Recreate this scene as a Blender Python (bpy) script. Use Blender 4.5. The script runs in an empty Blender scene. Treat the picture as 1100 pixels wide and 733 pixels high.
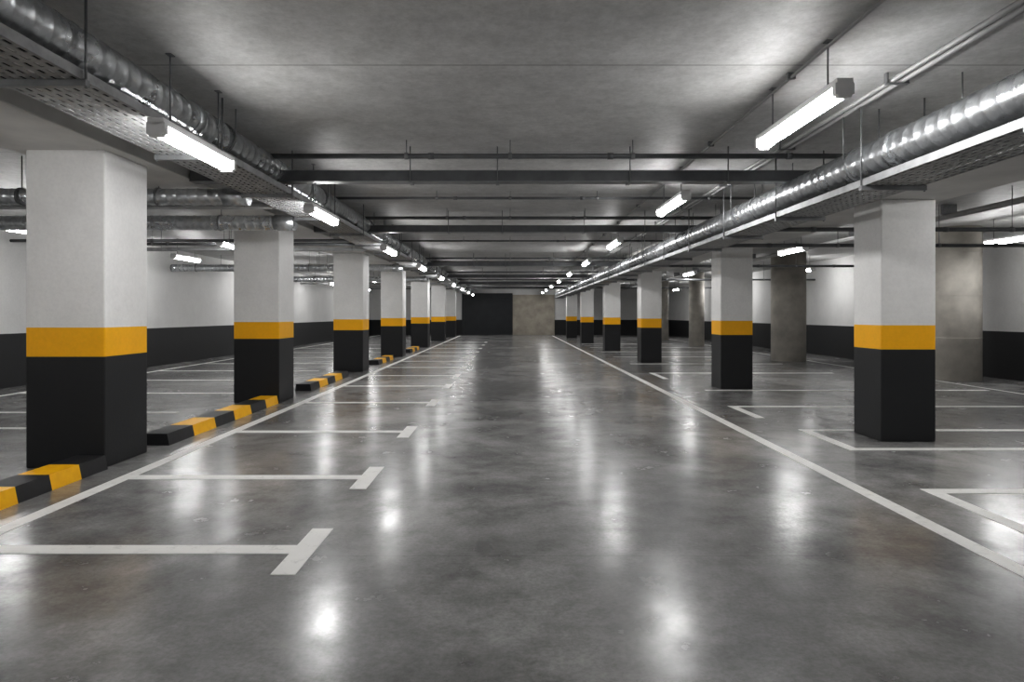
import bpy, math, random
from mathutils import Vector
random.seed(4)
S = bpy.context.scene
CEIL = 3.25
YB, YF = 45.0, -8.0
XL, XR = -9.6, 10.7

# ---------------------------------------------------------------- materials
def new_mat(name):
    m = bpy.data.materials.new(name); m.use_nodes = True
    nt = m.node_tree; b = nt.nodes["Principled BSDF"]
    return m, nt, b
def noise(nt, scale, detail=4, rough=0.55, vec=None):
    n = nt.nodes.new("ShaderNodeTexNoise"); n.inputs["Scale"].default_value = scale
    n.inputs["Detail"].default_value = detail; n.inputs["Roughness"].default_value = rough
    if vec is None:
        g = nt.nodes.new("ShaderNodeNewGeometry"); vec = g.outputs["Position"]
    nt.links.new(vec, n.inputs["Vector"]); return n
def ramp(nt, fac, stops, interp='LINEAR'):
    r = nt.nodes.new("ShaderNodeValToRGB"); cr = r.color_ramp; cr.interpolation = interp
    while len(cr.elements) > 1: cr.elements.remove(cr.elements[-1])
    cr.elements[0].position = stops[0][0]; cr.elements[0].color = (*stops[0][1], 1)
    for p, c in stops[1:]:
        e = cr.elements.new(p); e.color = (*c, 1)
    nt.links.new(fac, r.inputs[0]); return r
def mixc(nt, a, b, fac=1.0, mode='MULTIPLY'):
    m = nt.nodes.new("ShaderNodeMix"); m.data_type = 'RGBA'; m.blend_type = mode
    if hasattr(fac, "links"): nt.links.new(fac, m.inputs[0])
    else: m.inputs[0].default_value = fac
    nt.links.new(a, m.inputs[6]); nt.links.new(b, m.inputs[7]); return m.outputs[2]
def bump(nt, b, h, strength, dist=0.01):
    n = nt.nodes.new("ShaderNodeBump"); n.inputs["Strength"].default_value = strength
    n.inputs["Distance"].default_value = dist
    nt.links.new(h, n.inputs["Height"]); nt.links.new(n.outputs[0], b.inputs["Normal"])
def g3(v): return (v, v, v)
def simple(name, col, rough=0.5, metal=0.0, var=0.12, scale=6.0, bstr=0.0):
    m, nt, b = new_mat(name)
    n = noise(nt, scale, 5)
    lo = tuple(c*(1-var) for c in col); hi = tuple(min(1, c*(1+var)) for c in col)
    r = ramp(nt, n.outputs["Fac"], [(0.3, lo), (0.7, hi)])
    nt.links.new(r.outputs[0], b.inputs["Base Color"])
    b.inputs["Roughness"].default_value = rough; b.inputs["Metallic"].default_value = metal
    if bstr: bump(nt, b, n.outputs["Fac"], bstr)
    return m

def banded(name, stops, rough=0.5):
    m, nt, b = new_mat(name)
    g = nt.nodes.new("ShaderNodeNewGeometry"); sp = nt.nodes.new("ShaderNodeSeparateXYZ")
    nt.links.new(g.outputs["Position"], sp.inputs[0])
    d = nt.nodes.new("ShaderNodeMath"); d.operation = 'DIVIDE'; d.inputs[1].default_value = 4.0
    nt.links.new(sp.outputs[2], d.inputs[0])
    r = ramp(nt, d.outputs[0], [(z/4.0, c) for z, c in stops], 'CONSTANT')
    n1 = noise(nt, 1.6, 8, 0.68); n2 = noise(nt, 28, 5, 0.65)
    v = ramp(nt, n1.outputs["Fac"], [(0.3, g3(0.90)), (0.65, g3(1.0))])
    c = mixc(nt, r.outputs[0], v.outputs[0])
    v2 = ramp(nt, n2.outputs["Fac"], [(0.3, g3(0.94)), (0.6, g3(1.0))])
    c = mixc(nt, c, v2.outputs[0])
    # colour gets darker towards the base
    k = ramp(nt, sp.outputs[2], [(0.0, g3(0.75)), (0.10, g3(1.0))])
    c = mixc(nt, c, k.outputs[0])
    nt.links.new(c, b.inputs["Base Color"])
    b.inputs["Roughness"].default_value = rough
    bump(nt, b, n2.outputs["Fac"], 0.25, 0.005)
    return m
BLK = (0.018, 0.019, 0.021); YEL = (1.0, 0.50, 0.003); WHT = (0.85, 0.845, 0.835)
M_col = banded("column_paint", [(0, BLK), (1.01, YEL), (1.27, WHT)], 0.5)
M_wall = banded("wall_paint", [(0, BLK), (1.03, (0.66, 0.66, 0.655))], 0.6)

# floor: polished power-floated concrete
def floor_mat():
    m, nt, b = new_mat("polished_concrete_floor")
    a = noise(nt, 0.45, 10, 0.68); a.inputs["Distortion"].default_value = 0.6
    c = noise(nt, 2.2, 6, 0.66); f = noise(nt, 40, 5, 0.75); sp_ = noise(nt, 0.9, 7, 0.7)
    r1 = ramp(nt, a.outputs["Fac"], [(0.34, (0.19, 0.19, 0.189)), (0.5, (0.33, 0.329, 0.325)), (0.66, (0.52, 0.517, 0.507))])
    r2 = ramp(nt, c.outputs["Fac"], [(0.32, g3(0.50)), (0.50, g3(0.90)), (0.68, g3(1.15))])
    r3 = ramp(nt, f.outputs["Fac"], [(0.28, g3(0.68)), (0.6, g3(1.0))])
    r4 = ramp(nt, sp_.outputs["Fac"], [(0.34, g3(0.68)), (0.48, g3(1.0))])
    col = mixc(nt, mixc(nt, r1.outputs[0], r2.outputs[0]), r3.outputs[0])
    col = mixc(nt, col, r4.outputs[0])
    # saw-cut joints
    g = nt.nodes.new("ShaderNodeNewGeometry"); sp = nt.nodes.new("ShaderNodeSeparateXYZ")
    nt.links.new(g.outputs["Position"], sp.inputs[0])
    md = nt.nodes.new("ShaderNodeMath"); md.operation = 'PINGPONG'; md.inputs[1].default_value = 2.9
    ad = nt.nodes.new("ShaderNodeMath"); ad.operation = 'ADD'; ad.inputs[1].default_value = 19.4
    nt.links.new(sp.outputs[1], ad.inputs[0]); nt.links.new(ad.outputs[0], md.inputs[0])
    j = ramp(nt, md.outputs[0], [(0.0, g3(0.75)), (0.003, g3(0.75)), (0.006, g3(1.0))])
    col = mixc(nt, col, j.outputs[0])
    nt.links.new(col, b.inputs["Base Color"])
    rr = ramp(nt, c.outputs["Fac"], [(0.3, g3(0.29)), (0.7, g3(0.17))])
    nt.links.new(rr.outputs[0], b.inputs["Roughness"])
    b.inputs["Specular IOR Level"].default_value = 0.78
    w = noise(nt, 2.6, 3, 0.5)
    bump(nt, b, w.outputs["Fac"], 0.22, 0.012)
    return m
M_floor = floor_mat()

def ceil_mat():
    m, nt, b = new_mat("ceiling_concrete")
    a = noise(nt, 0.7, 10, 0.7); f = noise(nt, 22, 6, 0.75); h = noise(nt, 4, 8, 0.7)
    r1 = ramp(nt, a.outputs["Fac"], [(0.3, (0.50, 0.50, 0.497)), (0.7, (0.70, 0.698, 0.69))])
    r2 = ramp(nt, f.outputs["Fac"], [(0.3, g3(0.80)), (0.6, g3(1.0))])
    r3 = ramp(nt, h.outputs["Fac"], [(0.3, g3(0.78)), (0.6, g3(1.0))])
    col = mixc(nt, mixc(nt, r1.outputs[0], r2.outputs[0]), r3.outputs[0])
    g = nt.nodes.new("ShaderNodeNewGeometry"); sp = nt.nodes.new("ShaderNodeSeparateXYZ")
    nt.links.new(g.outputs["Position"], sp.inputs[0])
    ad = nt.nodes.new("ShaderNodeMath"); ad.operation = 'ADD'; ad.inputs[1].default_value = 26.0-4.86
    md = nt.nodes.new("ShaderNodeMath"); md.operation = 'PINGPONG'; md.inputs[1].default_value = 1.3
    nt.links.new(sp.outputs[1], ad.inputs[0]); nt.links.new(ad.outputs[0], md.inputs[0])
    j = ramp(nt, md.outputs[0], [(0.0, g3(0.55)), (0.008, g3(0.65)), (0.014, g3(1.0))])
    col = mixc(nt, col, j.outputs[0])
    nt.links.new(col, b.inputs["Base Color"])
    b.inputs["Roughness"].default_value = 0.5
    bump(nt, b, f.outputs["Fac"], 0.2, 0.006)
    return m
M_ceil = ceil_mat()
M_beam = simple("beam_concrete", (0.64, 0.632, 0.615), 0.6, 0, 0.12, 2.0, 0.1)
M_rconc = simple("raw_concrete", (0.50, 0.475, 0.43), 0.7, 0, 0.18, 3.0, 0.3)
M_panel = simple("concrete_panel", (0.36, 0.33, 0.28), 0.7, 0, 0.2, 2.0, 0.2)
M_dark = simple("dark_shutter_paint", (0.024, 0.027, 0.031), 0.5, 0, 0.15, 2.0)
def galv():
    m, nt, b = new_mat("galvanised_steel")
    g = nt.nodes.new("ShaderNodeNewGeometry")
    v = nt.nodes.new("ShaderNodeTexVoronoi"); v.inputs["Scale"].default_value = 28
    nt.links.new(g.outputs["Position"], v.inputs["Vector"])
    r = ramp(nt, v.outputs["Color"], [(0.0, (0.56, 0.58, 0.60)), (1.0, (0.80, 0.82, 0.84))])
    n = noise(nt, 2.0, 5)
    r2 = ramp(nt, n.outputs["Fac"], [(0.3, g3(0.8)), (0.7, g3(1))])
    nt.links.new(mixc(nt, r.outputs[0], r2.outputs[0]), b.inputs["Base Color"])
    b.inputs["Metallic"].default_value = 0.88
    rr = ramp(nt, n.outputs["Fac"], [(0.3, g3(0.36)), (0.7, g3(0.23))])
    nt.links.new(rr.outputs[0], b.inputs["Roughness"])
    return m
M_galv = galv()
M_steel = simple("dull_steel", (0.26, 0.265, 0.27), 0.45, 0.6, 0.2, 8)
M_tray = simple("tray_steel", (0.38, 0.385, 0.39), 0.5, 0.5, 0.2, 8)
M_pipe = simple("dark_pipe_paint", (0.13, 0.135, 0.14), 0.45, 0.2, 0.2, 5)
M_cond = simple("grey_conduit", (0.42, 0.42, 0.42), 0.45, 0.2, 0.1, 5)
M_house = simple("lamp_housing", (0.80, 0.80, 0.80), 0.4, 0, 0.05, 5)
M_cable = simple("black_cable", (0.03, 0.03, 0.03), 0.6, 0, 0.2, 9)
M_yel = simple("yellow_curb_paint", (1.0, 0.50, 0.004), 0.45, 0, 0.10, 12, 0.05)
M_blk = simple("black_curb_paint", (0.022, 0.022, 0.024), 0.5, 0, 0.2, 12, 0.05)
def line_mat():
    m, nt, b = new_mat("white_line_paint")
    n = noise(nt, 9, 8, 0.75); n2 = noise(nt, 1.5, 5)
    r = ramp(nt, n.outputs["Fac"], [(0.30, (0.62, 0.62, 0.60)), (0.46, (0.92, 0.915, 0.89))])
    r2 = ramp(nt, n2.outputs["Fac"], [(0.3, g3(0.88)), (0.6, g3(1))])
    nt.links.new(mixc(nt, r.outputs[0], r2.outputs[0]), b.inputs["Base Color"])
    b.inputs["Roughness"].default_value = 0.42
    return m
M_line = line_mat()
def emit():
    m, nt, b = new_mat("lamp_diffuser")
    b.inputs["Base Color"].default_value = (0.9, 0.9, 0.9, 1)
    b.inputs["Emission Color"].default_value = (1.0, 0.992, 0.985, 1)
    b.inputs["Emission Strength"].default_value = 47.0
    return m
M_emit = emit()

# ---------------------------------------------------------------- mesh builder
class MB:
    def __init__(s): s.v = []; s.f = []; s.m = []; s.s = []; s.mats = []
    def mi(s, mat):
        if mat not in s.mats: s.mats.append(mat)
        return s.mats.index(mat)
    def hexa(s, P, mat):
        o = len(s.v); s.v += P; k = s.mi(mat)
        for f in ((0,3,2,1),(4,5,6,7),(0,1,5,4),(1,2,6,5),(2,3,7,6),(3,0,4,7)):
            s.f.append(tuple(o+i for i in f)); s.m.append(k); s.s.append(False)
    def box(s, x0, x1, y0, y1, z0, z1, mat):
        s.hexa([(x0,y0,z0),(x1,y0,z0),(x1,y1,z0),(x0,y1,z0),(x0,y0,z1),(x1,y0,z1),(x1,y1,z1),(x0,y1,z1)], mat)
    def tube(s, p0, p1, r, mat, seg=12, r1=None):
        p0 = Vector(p0); p1 = Vector(p1); d = (p1-p0).normalized()
        a = Vector((0,0,1)) if abs(d.z) < 0.9 else Vector((1,0,0))
        u = d.cross(a).normalized(); w = d.cross(u); o = len(s.v); k = s.mi(mat)
        for p, rr in ((p0, r), (p1, r if r1 is None else r1)):
            for i in range(seg):
                t = 2*math.pi*i/seg; q = p + u*math.cos(t)*rr + w*math.sin(t)*rr; s.v.append(tuple(q))
        for i in range(seg):
            j = (i+1) % seg
            s.f.append((o+i, o+j, o+seg+j, o+seg+i)); s.m.append(k); s.s.append(True)
        s.f.append(tuple(o+i for i in range(seg))[::-1]); s.m.append(k); s.s.append(False)
        s.f.append(tuple(o+seg+i for i in range(seg))); s.m.append(k); s.s.append(False)
    def spiral(s, p0, p1, r, mat, pitch=0.14, seg=24):
        """spiral-wound duct: a raised helical lock seam along the whole length"""
        p0 = Vector(p0); p1 = Vector(p1); L = (p1-p0).length; d = (p1-p0).normalized()
        a = Vector((0,0,1)); u = d.cross(a).normalized(); w = d.cross(u); o = len(s.v); k = s.mi(mat)
        st = [(0.0, 0.0), (0.80, 0.0), (0.86, 0.004), (0.94, 0.004)]
        n = int(L/pitch)-1; rows = [(i*pitch + a_*pitch, r+b_) for i in range(n) for a_, b_ in st]
        for (y, rr) in rows:
            for c in range(seg):
                t = 2*math.pi*c/seg
                q = p0 + d*(y + pitch*c/seg) + u*math.cos(t)*rr + w*math.sin(t)*rr; s.v.append(tuple(q))
        R = len(rows); K = len(st)
        for i in range(R-1):
            for c in range(seg):
                if c < seg-1: q = (o+i*seg+c, o+i*seg+c+1, o+(i+1)*seg+c+1, o+(i+1)*seg+c)
                else:
                    if i+K+1 >= R: continue
                    q = (o+i*seg+c, o+(i+K)*seg, o+(i+K+1)*seg, o+(i+1)*seg+c)
                s.f.append(q); s.m.append(k); s.s.append(True)
        s.tube(p0, p0+d*pitch*1.3, r+0.008, mat, seg); s.tube(p1-d*pitch*2.4, p1, r+0.008, mat, seg)
    def make(s, name, bevel=0, parent=None, data=None, loc=(0,0,0)):
        me = bpy.data.meshes.new(name); me.from_pydata(s.v, [], s.f)
        for m in s.mats: me.materials.append(m)
        me.polygons.foreach_set("material_index", s.m); me.polygons.foreach_set("use_smooth", s.s)
        me.update()
        return place(name, me, loc, bevel)
def place(name, me, loc=(0,0,0), bevel=0):
    o = bpy.data.objects.new(name, me); o.location = loc; S.collection.objects.link(o)
    if bevel:
        b = o.modifiers.new("bevel", 'BEVEL'); b.width = bevel; b.segments = 2; b.limit_method = 'ANGLE'
    return o

# ---------------------------------------------------------------- room shell
b = MB(); b.box(XL-.2, XR+.2, YF-.2, YB+.2, -0.2, 0, M_floor); b.make("floor")
b = MB(); b.box(XL-.2, XR+.2, YF-.2, YB+.2, CEIL, CEIL+0.2, M_ceil); b.make("ceiling")
b = MB(); b.box(XL-.2, XL, YF-.2, YB+.2, 0, CEIL, M_wall); b.make("wall_left")
b = MB(); b.box(XR, XR+.2, YF-.2, YB+.2, 0, CEIL, M_wall); b.make("wall_right")
b = MB(); b.box(XL, XR, YB, YB+.2, 0, CEIL, M_wall); b.make("wall_back")
b = MB(); b.box(XL, XR, YF-.2, YF, 0, CEIL, M_wall); b.make("wall_front")
# dark roller shutter and bare concrete panel in the end wall
b = MB()
b.box(-3.25, 0.12, YB-0.06, YB, 0, 2.62, M_dark)
for i in range(20):
    b.box(-3.15, 0.02, YB-0.085, YB-0.06, 0.03+i*0.127, 0.03+i*0.127+0.105, M_dark)
b.box(-3.3, -3.15, YB-0.12, YB-0.06, 0, 2.68, M_dark); b.box(0.02, 0.17, YB-0.12, YB-0.06, 0, 2.68, M_dark)
b.box(-3.3, 0.17, YB-0.2, YB-0.06, 2.6, 2.85, M_dark)
b.make("door_1")
b = MB()
b.box(0.17, 3.05, YB-0.08, YB, 0, 2.75, M_panel)
for i in (0, 1, 2):
    b.box(0.20+i*0.95, 0.20+i*0.95+0.92, YB-0.10, YB-0.08, 0.02, 1.34, M_panel)
    b.box(0.20+i*0.95, 0.20+i*0.95+0.92, YB-0.10, YB-0.08, 1.37, 2.7, M_panel)
b.make("concrete_wall_panel")

# ---------------------------------------------------------------- columns and beams
ZLB, ZRB = 1.4+1.50, 1.4+1.27
def lx(y): return -3.74+0.009*y       # aisle face of the left row
def rx(y): return 4.25-0.024*y         # aisle face of the right row
left_y = [-0.6, 5.96, 10.35, 16.0, 21.6, 27.8, 34.4, 40.4]
right_y = [-0.4, 7.2, 12.3, 19.0, 25.2, 32.0, 38.5]
for y in left_y:
    x1 = lx(y); b = MB(); b.box(x1-0.72, x1, y, y+0.70, 0, ZLB, M_col); b.make("parking_column", 0.012)
for y in right_y:
    x0 = rx(y); b = MB(); b.box(x0, x0+0.60, y, y+0.58, 0, ZRB, M_col); b.make("parking_column", 0.012)
def rowbeam(f, w0, w1, z0, name):
    b = MB(); y0, y1 = YF, YB; a0, a1 = f(y0), f(y1)
    b.hexa([(a0+w0,y0,z0),(a0+w1,y0,z0),(a1+w1,y1,z0),(a1+w0,y1,z0),
            (a0+w0,y0,CEIL),(a0+w1,y0,CEIL),(a1+w1,y1,CEIL),(a1+w0,y1,CEIL)], M_beam)
    b.make(name, 0.01)
rowbeam(lx, -0.87, 0.12, ZLB, "ceiling_beam")
rowbeam(rx, -0.10, 0.75, ZRB, "ceiling_beam")

# round columns on the right
for (x, y, r) in ((9.55, 14.1, 0.50), (8.45, 19.9, 0.50), (8.25, 29.0, 0.33), (8.3, 36.0, 0.4)):
    b = MB(); b.tube((x, y, 0), (x, y, CEIL), r, M_rconc, 40)
    for z in (0.9, 1.8, 2.7): b.tube((x, y, z), (x, y, z+0.012), r+0.004, M_rconc, 40)
    b.make("round_concrete_column")

# ---------------------------------------------------------------- floor markings
LZ = 0.003
def marks(rects, name="floor_line_marking"):
    b = MB()
    for (x0, x1, y0, y1) in rects: b.box(min(x0,x1), max(x0,x1), y0, y1, 0.0, LZ, M_line)
    b.make(name)
marks([(-3.36, -3.24, YF, 43)]); marks([(2.73, 2.85, YF, 43)])
ty = [-0.2, 1.9, 3.9, 5.63, 7.82, 10.4, 12.8, 15.0, 17.3, 19.6, 22, 24.4, 27, 30, 33]
for y in ty:
    marks([(-3.24, -1.29, y-0.07, y+0.07), (-1.29, -1.155, y-0.38, y+0.38)], "bay_t_marking")
marks([(3.40, 8.4, 5.12, 5.25), (3.28, 3.40, 1.5, 5.25)], "bay_line_marking")
marks([(3.62, 8.4, 7.86, 7.97), (3.50, 3.62, 6.75, 7.97), (3.62, 8.4, 6.75, 6.86)], "bay_line_marking")
marks([(3.44, 8.8, 9.90, 10.02), (3.32, 3.44, 8.85, 10.02)], "bay_line_marking")
marks([(3.6, 8.8, 12.02, 12.15)], "bay_line_marking")
marks([(3.32, 3.44, 14.2, 15.7), (3.44, 7.7, 15.58, 15.7)], "bay_line_marking")
for y in (18.5, 21.5, 24.5, 27.8, 31): marks([(3.4, 7.7, y, y+0.12)], "bay_line_marking")
marks([(9.0, 9.04, 1, 44)], "bay_line_marking")
for y in (2.6, 5.3, 8.0, 9.3, 11.6, 13.9, 16.2, 18.6, 21.2, 24, 27, 30):
    marks([(-8.7, -4.75, y, y+0.11)], "bay_line_marking")
marks([(-8.8, -8.7, -2, 44)], "bay_line_marking")

# curbs
def curb(y0, y1, step, first):
    b = MB(); y = y0; k = first; w = 0.30
    while y < y1-1e-3:
        e = min(y+step, y1); m = M_yel if k else M_blk
        xo = -3.64; h = 0.125
        P = [(xo-w, y, 0), (xo, y, 0), (xo, e, 0), (xo-w, e, 0),
             (xo-w+0.02, y, h), (xo-0.025, y, h), (xo-0.025, e, h), (xo-w+0.02, e, h)]
        b.hexa(P, m); y = e; k = 1-k
    b.make("striped_curb")
curb(1.97, 5.93, 0.36, 0)
curb(7.0, 10.30, 0.56, 0)
curb(12.0, 14.8, 0.56, 0)
curb(18.2, 20.6, 0.56, 0)
curb(24, 26.5, 0.56, 0)

# ---------------------------------------------------------------- lights
def fixture(L, rod, q=1.0):
    b = MB(); h = L/2
    # batten: steel body on top, opal diffuser below with luminous sides
    b.box(-0.055*q, 0.055*q, -h-0.03, h+0.03, 0.080*q, 0.125*q, M_house)
    k = b.mi(M_emit); seg = 14; o = len(b.v)
    for y in (-h+0.015, h-0.015):
        for i in range(seg+1):
            t = -0.40 + (math.pi+0.8)*i/seg
            b.v.append((-0.060*q*math.cos(t), y, 0.056*q-0.056*q*math.sin(t)))
    for i in range(seg):
        b.f.append((o+i, o+i+1, o+seg+1+i+1, o+seg+1+i)); b.m.append(k); b.s.append(True)
    for y0, y1 in ((-h-0.03, -h+0.015), (h-0.015, h+0.03)):
        b.box(-0.064*q, 0.064*q, y0, y1, 0.015*q, 0.095*q, M_house)
        b.box(-0.045*q, 0.045*q, y0, y1, -0.002*q, 0.015*q, M_house)
    for y in (-h*0.7, h*0.7):
        b.tube((0, y, 0.125*q), (0, y, rod), 0.006, M_steel, 6)
        b.box(-0.02, 0.02, y-0.03, y+0.03, rod-0.006, rod, M_steel)
    return b
depths = [-5.6, -0.6, 4.78, 8.45, 13.1, 17.9, 22.8, 27.7, 32.6, 37.5, 42]
def row(x, zoff, ds, L, q=1.0):
    z = 1.4+zoff; b = fixture(L, CEIL-z, q); me = None
    for d in ds:
        if me is None: o = b.make("ceiling_light_fixture", loc=(x, d, z)); me = o.data
        else: place("ceiling_light_fixture", me, (x, d, z))
row(-2.42, 1.25-0.03, [-5.6, -0.6, 5.05]+depths[3:], 1.1)
row(2.15, 1.40, [-5.6, -0.6, 4.90, 8.70, 13.5, 18.4, 23.4, 28.5, 33.6, 38.7, 42.8], 1.33, 0.95)
row(6.2, 1.35, [-2.5, 6, 14.4, 22.6, 30.5, 38.5], 1.25)
row(9.4, 1.35, [-3, 5, 13.2-0.9, 21, 29, 37], 1.25)
row(-8.1, 1.35, [-3, 4, 10.8, 16.4, 23, 30, 37], 1.25)
row(-5.7, 1.35, [2.0, 13.5, 20.0, 27, 34, 41], 1.25)
# conduits above the right light row
b = MB()
b.tube((2.15, YF, 3.215), (2.15, YB, 3.215), 0.012, M_cond, 8)
b.tube((2.92, YF, 3.19), (2.92, YB, 3.19), 0.02, M_cond, 8)
b.tube((3.00, YF, 3.19), (3.00, YB, 3.19), 0.02, M_cond, 8)
for i in range(26):
    y = YF+1+i*2.0; b.box(2.12, 2.18, y, y+0.03, 3.20, CEIL, M_steel); b.box(2.87, 3.05, y, y+0.04, 3.165, 3.172, M_steel)
    b.box(2.875, 2.89, y, y+0.04, 3.17, CEIL, M_steel); b.box(3.03, 3.045, y, y+0.04, 3.17, CEIL, M_steel)
b.make("electrical_conduit")

# ---------------------------------------------------------------- ducts & trays (along aisle)
def long_duct(x, z, r, y0, y1, name="spiral_ventilation_duct"):
    b = MB(); b.spiral((x, y0, z), (x, y1, z), r, M_galv)
    y = y0+1.2
    while y < y1-0.5:
        b.tube((x, y-0.05, z), (x, y+0.05, z), r+0.010, M_galv, 24)
        yy = y+0.6
        b.tube((x, yy-0.015, z), (x, yy+0.015, z), r+0.012, M_steel, 24)
        for sx in (-1, 1): b.tube((x+sx*(r+0.016), yy, z), (x+sx*(r+0.016), yy, CEIL), 0.007, M_steel, 6)
        y += 3.0
    b.make(name)
long_duct(3.16, 2.75, 0.145, YF+0.1, YB-0.4)
long_duct(-2.62, 2.99, 0.135, YF+0.1, YB-0.4)
def tray(x0, x1, z, y0, y1, name="cable_tray", step=0.10, hang=1.8, cables=4, perf=True, d=0.06):
    b = MB(); t = 0.004
    for x in (x0, x1): b.box(x-t, x+t, y0, y1, z, z+d, M_tray)
    for x, s in ((x0, 1), (x1, -1)): b.box(min(x, x+s*0.02), max(x, x+s*0.02), y0, y1, z+d-0.004, z+d, M_tray)
    if perf:
        n = 9; w = (x1-x0)
        for i in range(n+1):
            xx = x0+w*i/n; b.box(max(x0, xx-0.018), min(x1, xx+0.018), y0, y1, z, z+0.004, M_tray)
    y = y0
    while y < y1:
        b.box(x0, x1, y, y+(0.04 if perf else 0.03), z+0.0005, z+0.0045, M_tray); y += step
    for i in range(cables):
        xx = x0+0.05+(x1-x0-0.1)*i/max(1, cables-1)
        b.tube((xx, y0, z+0.021), (xx, y1, z+0.021), 0.016, M_cable, 8)
    y = y0+0.9
    while y < y1:
        b.box(x0-0.03, x1+0.03, y-0.02, y+0.02, z-0.04, z, M_steel)
        for x in (x0-0.02, x1+0.02): b.tube((x, y, z-0.05), (x, y, CEIL), 0.008, M_steel, 6)
        y += hang
    b.make(name)
tray(-3.0, -2.5+0.02, 2.76, YF+0.1, YB-0.4)
tray(3.02, 3.52, 2.50, YF+0.1, YB-0.4)
b = MB()
b.tube((3.45, YF+.1, 2.95), (3.45, YB-.1, 2.95), 0.03, M_cond, 10)
for i in range(17):
    y = YF+1+i*3; b.tube((3.45, y, 2.95), (3.45, y, CEIL), 0.006, M_steel, 6)
b.make("water_pipe")

# ---------------------------------------------------------------- transverse pipes in the aisle
def cross_pipe(y, z, r, x0, x1, mat, name="sprinkler_pipe", hangers=(-1.1, 0.0, 1.3)):
    b = MB(); b.tube((x0, y, z), (x1, y, z), r, mat, 16)
    for x in hangers:
        if x0 < x < x1:
            b.tube((x, y, z), (x, y, CEIL), 0.006, M_steel, 6)
            b.tube((x-0.02, y, z), (x+0.02, y, z), r+0.008, M_steel, 16)
    x = x0+0.8
    while x < x1-0.3:
        b.tube((x-0.03, y, z), (x+0.03, y, z), r*1.12+0.003, mat, 16); x += 1.9
    b.make(name)
for y, y2 in ((6.95, 9.8), (11.4, 15.5), (19.6, 21.5), (25.9, 29.7), (31.5, 35), (37.2, 41)):
    xb = rx(y)-0.13; xa = lx(y)+0.14
    cross_pipe(y, 3.08, 0.028, xa, xb, M_pipe)
    b = MB(); yy = y+0.35; z = 2.93
    b.box(xa, xb, yy-0.07, yy+0.07, z-0.055, z+0.055, M_pipe)
    b.box(xa, xb, yy-0.08, yy+0.08, z+0.055, z+0.062, M_steel); b.box(xa, xb, yy-0.08, yy+0.08, z-0.062, z-0.055, M_steel)
    for x in (-1.1, -0.14, 1.32, 2.4): b.tube((x, yy-0.085, z-0.062), (x, yy-0.085, CEIL), 0.007, M_steel, 6); b.box(x-0.02, x+0.02, yy-0.09, yy+0.09, z-0.075, z-0.062, M_steel)
    b.make("cable_trunking")
    cross_pipe(y2, 3.14, 0.02, lx(y2)+0.13, rx(y2)-0.12, M_pipe)
# transverse ducts over the left bays
def cross_duct(y, z, r, x0, x1):
    b = MB(); b.spiral((x0, y, z), (x1, y, z), r, M_galv, 0.12, 20)
    x = x0+0.7
    while x < x1-0.2:
        b.tube((x-0.015, y, z), (x+0.015, y, z), r+0.012, M_steel, 20); b.tube((x, y, z+r), (x, y, CEIL), 0.006, M_steel, 6)
        x += 1.6
    b.make("branch_ventilation_duct")
cross_duct(7.65, 2.775, 0.095, XL, -3.05)
cross_duct(9.3, 2.70, 0.105, XL, -3.05)
cross_duct(18.6, 2.72, 0.10, XL, -3.05)
cross_duct(24.5, 2.72, 0.10, XL, -3.05)
for y in (8.5, 14.2, 20.5, 30.0):
    b = MB(); b.box(XL, -3.05, y-0.1, y+0.1, 2.78, 2.785, M_tray)
    for yy in (y-0.1, y+0.1): b.box(XL, -3.05, yy-0.003, yy+0.003, 2.78, 2.84, M_tray)
    for x in (-9, -7.5, -6, -5, -3.4): b.tube((x, y-0.11, 2.77), (x, y-0.11, CEIL), 0.006, M_steel, 6)
    b.make("cable_tray")
for y in (9.4, 11.0, 16.5, 23.0, 30):
    cross_pipe(y, 2.62 if y != 11.0 else 2.56, 0.03, 3.55, XR, M_pipe, hangers=(5.5, 7.2, 8.9, 10.2))
for y in (12.6, 13.2, 26.0, 36): cross_pipe(y, 2.82, 0.03, XL, -3.05, M_pipe, hangers=(-9, -7.2, -5.4))
b = MB()
for x in (7.3, 7.45): b.tube((x, YF, 3.05), (x, YB, 3.05), 0.03, M_cond, 10)
for i in range(17): b.box(7.25, 7.5, YF+1+i*3, YF+1.04+i*3, 3.08, CEIL, M_steel)
b.make("water_pipe")

# ---------------------------------------------------------------- world, camera
w = bpy.data.worlds.new("world"); S.world = w; w.use_nodes = True
w.node_tree.nodes["Background"].inputs[0].default_value = (0.5, 0.52, 0.55, 1)
w.node_tree.nodes["Background"].inputs[1].default_value = 0.05
cam = bpy.data.cameras.new("camera"); co = bpy.data.objects.new("camera", cam); S.collection.objects.link(co)
co.location = (0, 0, 1.4); co.rotation_euler = (math.pi/2, 0, 0)
cam.sensor_width = 36; cam.lens = 36*704/1100
cam.shift_x = (550-548)/1100; cam.shift_y = -(366.5-338)/1100
cam.clip_end = 200
S.camera = co
S.view_settings.view_transform = 'Standard'
for lk in ('Medium High Contrast', 'None'):
    try: S.view_settings.look = lk; break
    except Exception as e: pass
